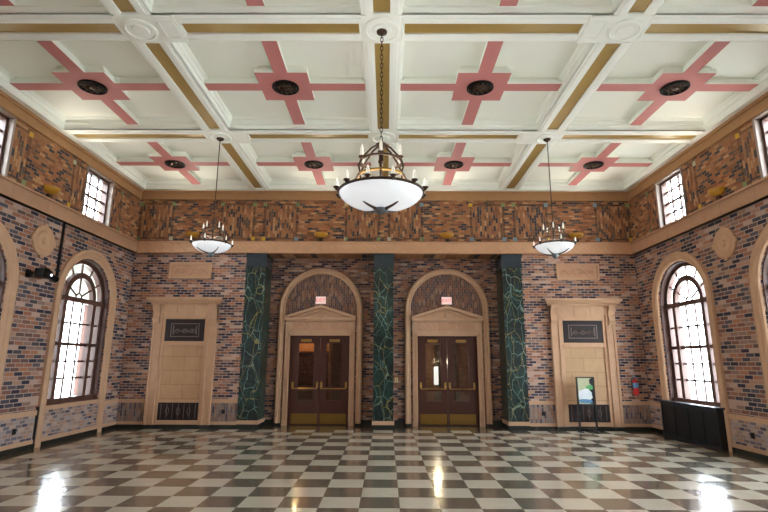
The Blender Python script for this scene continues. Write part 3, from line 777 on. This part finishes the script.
def chandelier(x, y, zrim, R, zbot, zfin, zhub, label, outer, inner, big):
    t = thing('chandelier', (x, y, HS), label, 'chandelier')
    k = R / .54
    rod = .012 if not big else .016
    b = MB().lathe([(.075, 0), (.07, -.03), (.03, -.055), (.015, -.07)], (x, y, HS - .035), 20)
    b.build('ceiling_canopy', 'bronze', t, smooth=True)
    b = MB()
    if big:
        z = HS - .10; i = 0
        while z > zhub:
            n = 10; q = []
            for w in range(n):
                a = 2 * PI * w / n; o, v = .018 * math.cos(a), .042 * math.sin(a)
                q.append((x + (o if i % 2 else 0), y + (0 if i % 2 else o), z + v))
            b.tube(q, .006, 5, True); z -= .066; i += 1
    else:
        b.tube([(x, y, HS - .09), (x, y, zhub)], .009, 8)
    b.build('hanging_chain' if big else 'hanging_rod', 'bronze', t)
    # stem with turned hub
    h = zhub - zrim
    MB().lathe([(.012, zhub + .03), (.03, zhub), (.075 * k, zhub - .05 * h), (.05 * k, zhub - .10 * h), (.025, zhub - .14 * h), (.03, zhub - .35 * h), (.045 * k, zhub - .4 * h), (.02, zhub - .45 * h), (.02, zrim + .02), (.06 * k, zrim)], (x, y, 0), 16).build('stem', 'bronze', t, smooth=True)
    # rim hoop
    def hoop(r, z, tr, name, mat='bronze'):
        MB().tube([(x + r * math.cos(2 * PI * w / 40), y + r * math.sin(2 * PI * w / 40), z) for w in range(40)], tr, 8, True).build(name, mat, t, smooth=True)
    hoop(R + .005, zrim, .014 * k + .004, 'rim_hoop')
    ru = .27 * k
    zu, zl = zrim + .60 * h, zrim + .30 * h
    hoop(ru, zu, .016 * k, 'upper_hoop'); hoop(ru * 1.12, zl, .018 * k, 'lower_hoop', 'kick' if big else 'bronze')
    for w in range(inner):
        b = MB()
        a = 2 * PI * (w + .5) / inner; ca, sa = math.cos(a), math.sin(a)
        P = lambda r, z: (x + r * ca, y + r * sa, z)
        b.tube([P(.04 * k, zhub - .06 * h), P(.14 * k, zhub - .16 * h), P(ru * .95, zu + .03), P(ru, zu)], .010 * k + .003, 6)
        b.tube([P(ru, zu), P(ru * 1.22, (zu + zl) / 2), P(ru * 1.12, zl), P(ru * 1.6, zrim + .04 * h), P(R, zrim)], .010 * k + .003, 6)
        b.tube([P(ru * 1.12, zl), P(.02, zl - .02)], .010 * k, 6)
        b.build('scroll_arm', 'bronze', t, smooth=True)
    for w in range(inner):
        a = 2 * PI * (w + .5) / inner
        candle_lamp(None, (x + ru * 1.05 * math.cos(a), y + ru * 1.05 * math.sin(a), zu + .015), .017 * k + .003, .10 * k + .02, t)
    for w in range(outer):
        b = MB()
        a = 2 * PI * (w + .5) / outer; ca, sa = math.cos(a), math.sin(a)
        b.tube([(x + R * ca, y + R * sa, zrim), (x + (R + .025 * k) * ca, y + (R + .025 * k) * sa, zrim - .02), (x + (R + .04 * k) * ca, y + (R + .04 * k) * sa, zrim + .005)], .011, 6)
        b.build('outer_arm', 'bronze', t)
    for w in range(outer):
        a = 2 * PI * (w + .5) / outer
        candle_lamp(None, (x + (R + .04 * k) * math.cos(a), y + (R + .04 * k) * math.sin(a), zrim + .025), .017 * k + .003, .08 * k, t)
    l = bpy.data.lights.new('bulbs', 'POINT'); l.energy = 14 if big else 5; l.color = (1, .97, .92); l.shadow_soft_size = .2 * k + .05
    lo = bpy.data.objects.new('bulbs', l); COL.objects.link(lo); lo.location = (x, y, zrim + .16 * h)
    lo.parent = t; lo.matrix_parent_inverse = Matrix.Translation(-WL[t.name])
    # bowl
    dz = zrim - zbot; pr = []; nb = 12
    for i in range(nb + 1):
        a = PI / 2 * i / nb
        pr.append((max(.02, R * math.cos(a)) if i < nb else .02, zrim - dz * math.sin(a) ** 1.15))
    pin = [(max(.01, r - .012), z + .012) for r, z in reversed(pr)]
    MB().lathe(pr + pin, (x, y, 0), 40, cap=False).build('glass_bowl', 'bowl' if big else 'smallbowl', t, smooth=True)
    # straps and finial
    b = MB(); ns = 4
    for w in range(ns):
        a = 2 * PI * (w + .5) / ns; ca, sa = math.cos(a), math.sin(a); pts = []
        for i in range(6):
            r = (.05 + .052 * i) * (k if k > .8 else .95)
            cosv = min(1, r / R); sn = math.sqrt(1 - cosv ** 2)
            pts.append((x + r * ca, y + r * sa, zrim - dz * sn ** 1.15 - .008))
        b.tube(pts, [.026 * k, .024 * k, .020 * k, .017 * k, .013 * k, .005], 6)
    b.build('bowl_straps', 'bronze', t)
    q = (zbot - zfin)
    MB().lathe([(.095 * k, zbot + .02), (.10 * k, zbot - .005), (.085 * k, zfin + q * .45), (.05 * k, zfin + q * .2), (.025 * k, zfin), (.004, zfin - .005)], (x, y, 0), 18).build('finial', 'silver', t, smooth=True)
    return t
chandelier(0.0, 5.93, 3.685, .53, 3.47, 3.405, 4.38, 'large bronze chandelier with a white glass bowl hanging in the middle', 12, 6, True)
chandelier(-3.3, 9.24, 3.80, .36, 3.625, 3.54, 4.26, 'small bronze chandelier with a white glass bowl hanging on the left', 6, 5, False)
chandelier(3.3, 9.24, 3.80, .36, 3.625, 3.54, 4.26, 'small bronze chandelier with a white glass bowl hanging on the right', 6, 5, False)

# ---------------------------------------------------------------- radiator cover under the right window
t = thing('radiator_cover', (W - .09, 10.7, 0), 'long black metal radiator cover under the right arched window', 'radiator cover')
F = right; r0, r1 = 9.72, 11.66
MB(F).box(r0, r1, .05, .20, .0, .74).build('cabinet', 'cover', t, bevel=.006)
MB(F).box(r0 - .03, r1 + .03, .05, .24, .74, .775).build('top', 'cover_hi', t, bevel=.006)
b = MB(F).box(r0, r1, .20, .215, .0, .07).box(r0, r1, .20, .215, .68, .74)
n = 4
for i in range(n + 1):
    u = r0 + (r1 - r0) * i / n
    b.box(max(r0, u - .03), min(r1, u + .03), .20, .217, .0, .74)
b.build('frame', 'cover_hi', t)
for i in range(n):
    a, b_ = r0 + (r1 - r0) * i / n + .06, r0 + (r1 - r0) * (i + 1) / n - .06
    g = MB(F)
    k = 0
    z = .10
    while z < .66:
        g.box(a, b_, .20, .209, z, z + .012); z += .03
    g.build('louvre_panel', 'cover', t)

# ---------------------------------------------------------------- fire extinguisher
x, y, z = 6.16, D - .09, .83
t = thing('fire_extinguisher', (x, y, z), 'red fire extinguisher hanging on the far brick wall by the right corner', 'fire extinguisher')
MB().lathe([(.03, 0), (.066, .01), (.068, .03), (.068, .30), (.055, .345), (.025, .37), (.02, .39)], (x, y, z), 20).build('cylinder', 'red', t, smooth=True)
MB().lathe([(.0695, .17), (.0695, .29)], (x, y, z), 20, cap=False).build('label_band', 'blue', t, smooth=True)
MB().lathe([(.022, .385), (.03, .40), (.03, .43), (.015, .44)], (x, y, z), 10).box(x - .07, x + .02, y - .01, y + .01, z + .43, z + .45).box(x - .06, x + .0, y - .01, y + .01, z + .46, z + .475).build('valve_handle', 'silver', t)
MB().tube([(x - .03, y, z + .41), (x - .09, y - .01, z + .38), (x - .10, y - .02, z + .28), (x - .085, y - .02, z + .12)], .011, 8).build('hose', 'dark', t)
MB().box(x - .03, x + .03, y + .066, D, z + .2, z + .34).build('wall_hook', 'silver', t)

# ---------------------------------------------------------------- poster stand
ex_, ey = 4.84, 12.22
t = thing('poster_stand', (ex_, ey, 0), 'black floor-standing poster stand in front of the right blind doorway', 'poster stand')
w2 = .185
MB().box(ex_ - w2 - .03, ex_ - w2, ey - .03, ey + .02, 0.015, 1.26).box(ex_ + w2, ex_ + w2 + .03, ey - .03, ey + .02, 0.015, 1.26).build('upright', 'dark', t)
MB().box(ex_ - w2, ex_ + w2, ey - .02, ey + .01, .60, .635).box(ex_ - w2, ex_ + w2, ey - .02, ey + .01, 1.235, 1.26).build('crossbar', 'cover_hi', t)
MB().box(ex_ - w2 - .04, ex_ - w2 + .02, ey - .16, ey + .16, 0, .02).box(ex_ + w2 - .02, ex_ + w2 + .04, ey - .16, ey + .16, 0, .02).box(ex_ - w2, ex_ + w2, ey - .02, ey + .02, .06, .09).build('foot', 'dark', t)
ps = MB().box(ex_ - w2, ex_ + w2, ey - .008, ey + .008, .635, 1.235).build('poster', 'leafp', t)
fz = ey - .009
def blob(cx, cz, rx, rz, col, name, sd, dy=0.0):
    rnd = random.Random(sd); n = 18
    pts = []
    for i in range(n):
        a = 2 * PI * i / n; q = 1 + rnd.uniform(-.12, .12)
        pts.append((max(ex_ - w2 + .004, min(ex_ + w2 - .004, cx + rx * q * math.cos(a))), fz - dy, max(.64, min(1.23, cz + rz * q * math.sin(a)))))
    MB().add(pts, [tuple(range(n))]).build(name, col, ps)
blob(ex_ + .15, .80, .10, .20, 'dark', 'dark_print', 1)
blob(ex_ + .17, 1.15, .07, .10, 'dark', 'dark_print', 5)
blob(ex_ + .12, 1.02, .12, .05, 'green', 'green_print', 2, .001)
blob(ex_ - .02, .84, .17, .15, 'paper', 'white_print', 3, .002)
blob(ex_ - .02, .70, .17, .05, 'blue', 'blue_print', 4, .003)

# ---------------------------------------------------------------- spotlight on the left wall
t = thing('wall_spotlight', left(8.87, .0, 3.15), 'black spotlight bracketed to the left brick wall below the roundel', 'spotlight')
F = left
MB(F).box(8.82, 8.92, 0, .03, 3.08, 3.22).box(8.86, 8.89, .03, .26, 3.14, 3.165).box(8.775, 8.79, .20, .36, 3.07, 3.24).box(8.95, 8.965, .20, .36, 3.07, 3.24).box(8.775, 8.965, .20, .23, 3.13, 3.17).build('bracket', 'dark', t)
MB(F).box(8.74, 9.00, .22, .38, 3.07, 3.22).box(8.80, 8.95, .24, .36, 3.22, 3.255).build('housing', 'iron', t, bevel=.012)
b = MB(F); prof = [(.06, 8.99), (.066, 9.03), (.054, 9.10), (.064, 9.17), (.066, 9.22), (.058, 9.22), (.05, 9.205)]
n = 18
b.loft([[(uu, .30 + r * math.cos(2 * PI * i / n), 3.14 - (uu - 8.97) * .15 + r * math.sin(2 * PI * i / n)) for i in range(n)] for r, uu in prof], True, True)
b.build('barrel', 'iron', t, smooth=True)
MB(F).box(8.95, 8.985, .38, .386, 3.12, 3.155).build('status_light', 'led', t)

# conduit, outlets, switch
for z0, z1, lab in ((0.085, .74, 'short dark conduit at the foot of the left wall beside the arched window'), (3.18, 4.33, 'thin dark conduit dropping from the stone band to the black spotlight')):
    b = MB(left).box(9.632, 9.656, 0.0, .05, z0, z1)
    if z0 > 1: b.box(8.86, 9.64, 0.0, .02, 3.18, 3.195)
    tag(b.build('wall_conduit', 'dark', origin=left(9.65, .03, z0)), lab, 'conduit')
def outlet(F, u, z, lab, d0=.012):
    o = MB(F).box(u - .045, u + .045, d0, d0 + .012, z - .05, z + .05).build('wall_outlet', 'dark', origin=F(u, d0, z))
    tag(o, lab, 'outlet', 'dark outlets in the wainscot')
    MB(F).box(u - .02, u + .02, d0 + .012, d0 + .016, z + .008, z + .033).box(u - .02, u + .02, d0 + .012, d0 + .016, z - .033, z - .008).build('socket', 'iron', o).matrix_parent_inverse = Matrix.Translation(-Vector(F(u, d0, z)))
outlet(left, 9.13, .36, 'small black outlet low on the left wall'); outlet(right, 9.13, .36, 'small black outlet low on the right wall')
outlet(far, -3.90, .39, 'small black outlet beside the left marble pilaster'); outlet(far, 3.90, .38, 'small black outlet beside the right marble pilaster')
o = MB(farr).box(.29, .37, 0, .02, 1.06, 1.18).build('light_switch', 'cream', origin=farr(.33, 0, 1.12))
tag(o, 'small cream light switch on brick between the central pilaster and right doorway', 'switch')
MB(farr).box(.32, .34, .02, .03, 1.10, 1.14).build('toggle', 'brass', o).matrix_parent_inverse = Matrix.Translation(-Vector(farr(.33, 0, 1.12)))

# ---------------------------------------------------------------- lobby behind the doors
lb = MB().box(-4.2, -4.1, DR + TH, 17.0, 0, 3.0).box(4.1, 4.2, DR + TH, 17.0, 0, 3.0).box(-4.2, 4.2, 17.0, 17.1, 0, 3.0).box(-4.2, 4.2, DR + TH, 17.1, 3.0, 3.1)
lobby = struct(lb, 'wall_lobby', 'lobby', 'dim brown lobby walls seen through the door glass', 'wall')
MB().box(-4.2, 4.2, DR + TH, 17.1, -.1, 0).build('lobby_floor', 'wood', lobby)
for k, (x0, x1, z0, z1, lab) in enumerate(((-3.1, -1.6, 0, 1.9, 'dark wooden shelf unit behind the left doors'),)):
    t = thing('shelf_unit', ((x0 + x1) / 2, 15.2, 0), lab, 'shelf unit')
    MB().box(x0, x0 + .05, 15.0, 15.4, 0, z1).box(x1 - .05, x1, 15.0, 15.4, 0, z1).box(x0, x1, 15.38, 15.4, 0, z1).build('carcass', 'wood', t)
    b = MB()
    for z in (.05, .45, .85, 1.25, 1.65, 1.87): b.box(x0 + .05, x1 - .05, 15.0, 15.38, z, z + .03)
    b.build('shelf', 'door', t)
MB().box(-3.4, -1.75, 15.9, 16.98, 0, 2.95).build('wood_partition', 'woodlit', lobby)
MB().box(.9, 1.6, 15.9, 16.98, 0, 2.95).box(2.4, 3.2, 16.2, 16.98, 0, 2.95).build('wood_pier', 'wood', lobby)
for x, lab in ((-2.5, 'warm globe lamp in the lobby behind the left doors'),):
    t = thing('globe_lamp', (x, 14.5, 3.0), lab, 'lamp')
    MB().lathe([(.02, 3.0), (.02, 2.78)], (x, 14.5, 0), 8).build('stem', 'brass', t)
    MB().lathe([(.02, 2.52)] + [(.13 * math.sin(PI * i / 10), 2.65 - .13 * math.cos(PI * i / 10)) for i in range(1, 10)] + [(.02, 2.78)], (x, 14.5, 0), 16).build('globe', 'lampglow', t, smooth=True)
    l = bpy.data.lights.new('bulb', 'POINT'); l.energy = 22; l.color = (1, .75, .42); l.shadow_soft_size = .14
    lo = bpy.data.objects.new('bulb', l); COL.objects.link(lo); lo.location = (x, 14.5, 2.35)
    lo.parent = t; lo.matrix_parent_inverse = Matrix.Translation(-WL[t.name])

t = thing('added_glow_lamp', (1.50, 14.5, 0), 'added white glow in the lobby, standing in for a glint in the right door glass', 'lamp')  # invented lamp, added for the white glint in the glass and its floor streak
MB().lathe([(.13, 0), (.13, .02), (.02, .04), (.012, .06), (.012, .98)], (1.50, 14.5, 0), 16).build('pole', 'dark', t)
MB().lathe([(.055, .96), (.065, 1.0), (.065, 1.42), (.055, 1.46)], (1.50, 14.5, 0), 16).build('glow_tube', plain('added white glow', (245, 248, 255), 0.5, emit=(235, 242, 255), es=.7), t, smooth=True)
l = bpy.data.lights.new('bulb', 'POINT'); l.energy = 12; l.color = (1, .85, .6); l.shadow_soft_size = .1  # light source of the added glow
lo = bpy.data.objects.new('bulb', l); COL.objects.link(lo); lo.location = (1.5, 14.5, 1.6)
lo.parent = t; lo.matrix_parent_inverse = Matrix.Translation(-WL[t.name])

# ---------------------------------------------------------------- outside
struct(MB().box(-45, -W - .46, -40, 45, -.5, -.05).box(W + .46, 45, -40, 45, -.5, -.05), 'ground', 'ground', 'pale paving outside the windows', 'ground')
t = thing('platform_canopy', (-9, 5, 0), 'grey boarded canopy outside the left windows', 'canopy')
MB().box(-11.2, -W - .46, -8, 22, 3.75, 3.95).build('roof', 'canopy', t)
for y in (-6, 0, 6, 12, 18): MB().box(-11.0, -10.85, y, y + .15, -.05, 3.75).build('post', 'brown', t)
t = thing('outside_building', (-22, 8, 0), 'pinkish brick building across the paving left of the hall', 'building')
MB().box(-26, -22, -10, 32, -.05, 9).build('wall', 'facade', t)
for i in range(16): MB().box(-22, -21.9, -9 + i * 2.5, -7.9 + i * 2.5, .8, 3.4).build('window', 'whiteframe', t)

# ---------------------------------------------------------------- light
wd = bpy.data.worlds.new('sky'); sc.world = wd; wd.use_nodes = True
bg = wd.node_tree.nodes['Background']
bg.inputs[0].default_value = (0.80, 0.92, 1.0, 1); bg.inputs[1].default_value = 7.0
def portal(F, u, hw, z0, z1, nm):
    l = bpy.data.lights.new(nm, 'AREA'); l.shape = 'RECTANGLE'; l.size = 2 * hw; l.size_y = z1 - z0; l.cycles.is_portal = True
    o = bpy.data.objects.new(nm, l); COL.objects.link(o)
    o.location = F(u, -TW - .02, (z0 + z1) / 2)
    o.rotation_euler = (PI / 2, 0, PI / 2 if F is right else -PI / 2)
for side, F in SIDES:
    for c in ARC: portal(F, c, .9, ASILL, 3.8, 'daylight')
    for c in CLR: portal(F, c, .5, CZ0, CZ1, 'daylight')

# ---------------------------------------------------------------- camera
f_px, pitch, yaw, roll, cxm, h = 493.0, 0.211, 0.0055, 0.0044, 0.0746, 1.6
cp, sp_, cy_, sy_ = math.cos(pitch), math.sin(pitch), math.cos(yaw), math.sin(yaw)
rt = Vector((cy_, sy_, 0)); fw = Vector((-sy_ * cp, cy_ * cp, sp_)); up = Vector((sy_ * sp_, -cy_ * sp_, cp))
r2 = rt * math.cos(roll) + up * math.sin(roll); u2 = up * math.cos(roll) - rt * math.sin(roll)
cam = bpy.data.cameras.new('camera'); cam.sensor_width = 36.0; cam.lens = 36.0 * f_px / 768.0; cam.clip_start = .05; cam.clip_end = 300
co = bpy.data.objects.new('camera', cam); COL.objects.link(co)
mt = Matrix((r2, u2, -fw)).transposed().to_4x4(); mt.translation = Vector((cxm, 0, h)); co.matrix_world = mt
sc.camera = co

vs = sc.view_settings
sc.display_settings.display_device = 'sRGB'
vs.view_transform = 'Standard'; vs.look = 'None'; vs.gamma = 1.0; vs.use_curve_mapping = False
vs.exposure = 1.72
cyc = sc.cycles
cyc.max_bounces = 10; cyc.diffuse_bounces = 7; cyc.glossy_bounces = 4; cyc.transparent_max_bounces = 12
cyc.sample_clamp_indirect = 6.0; cyc.caustics_reflective = False; cyc.caustics_refractive = False
cyc.use_denoising = True
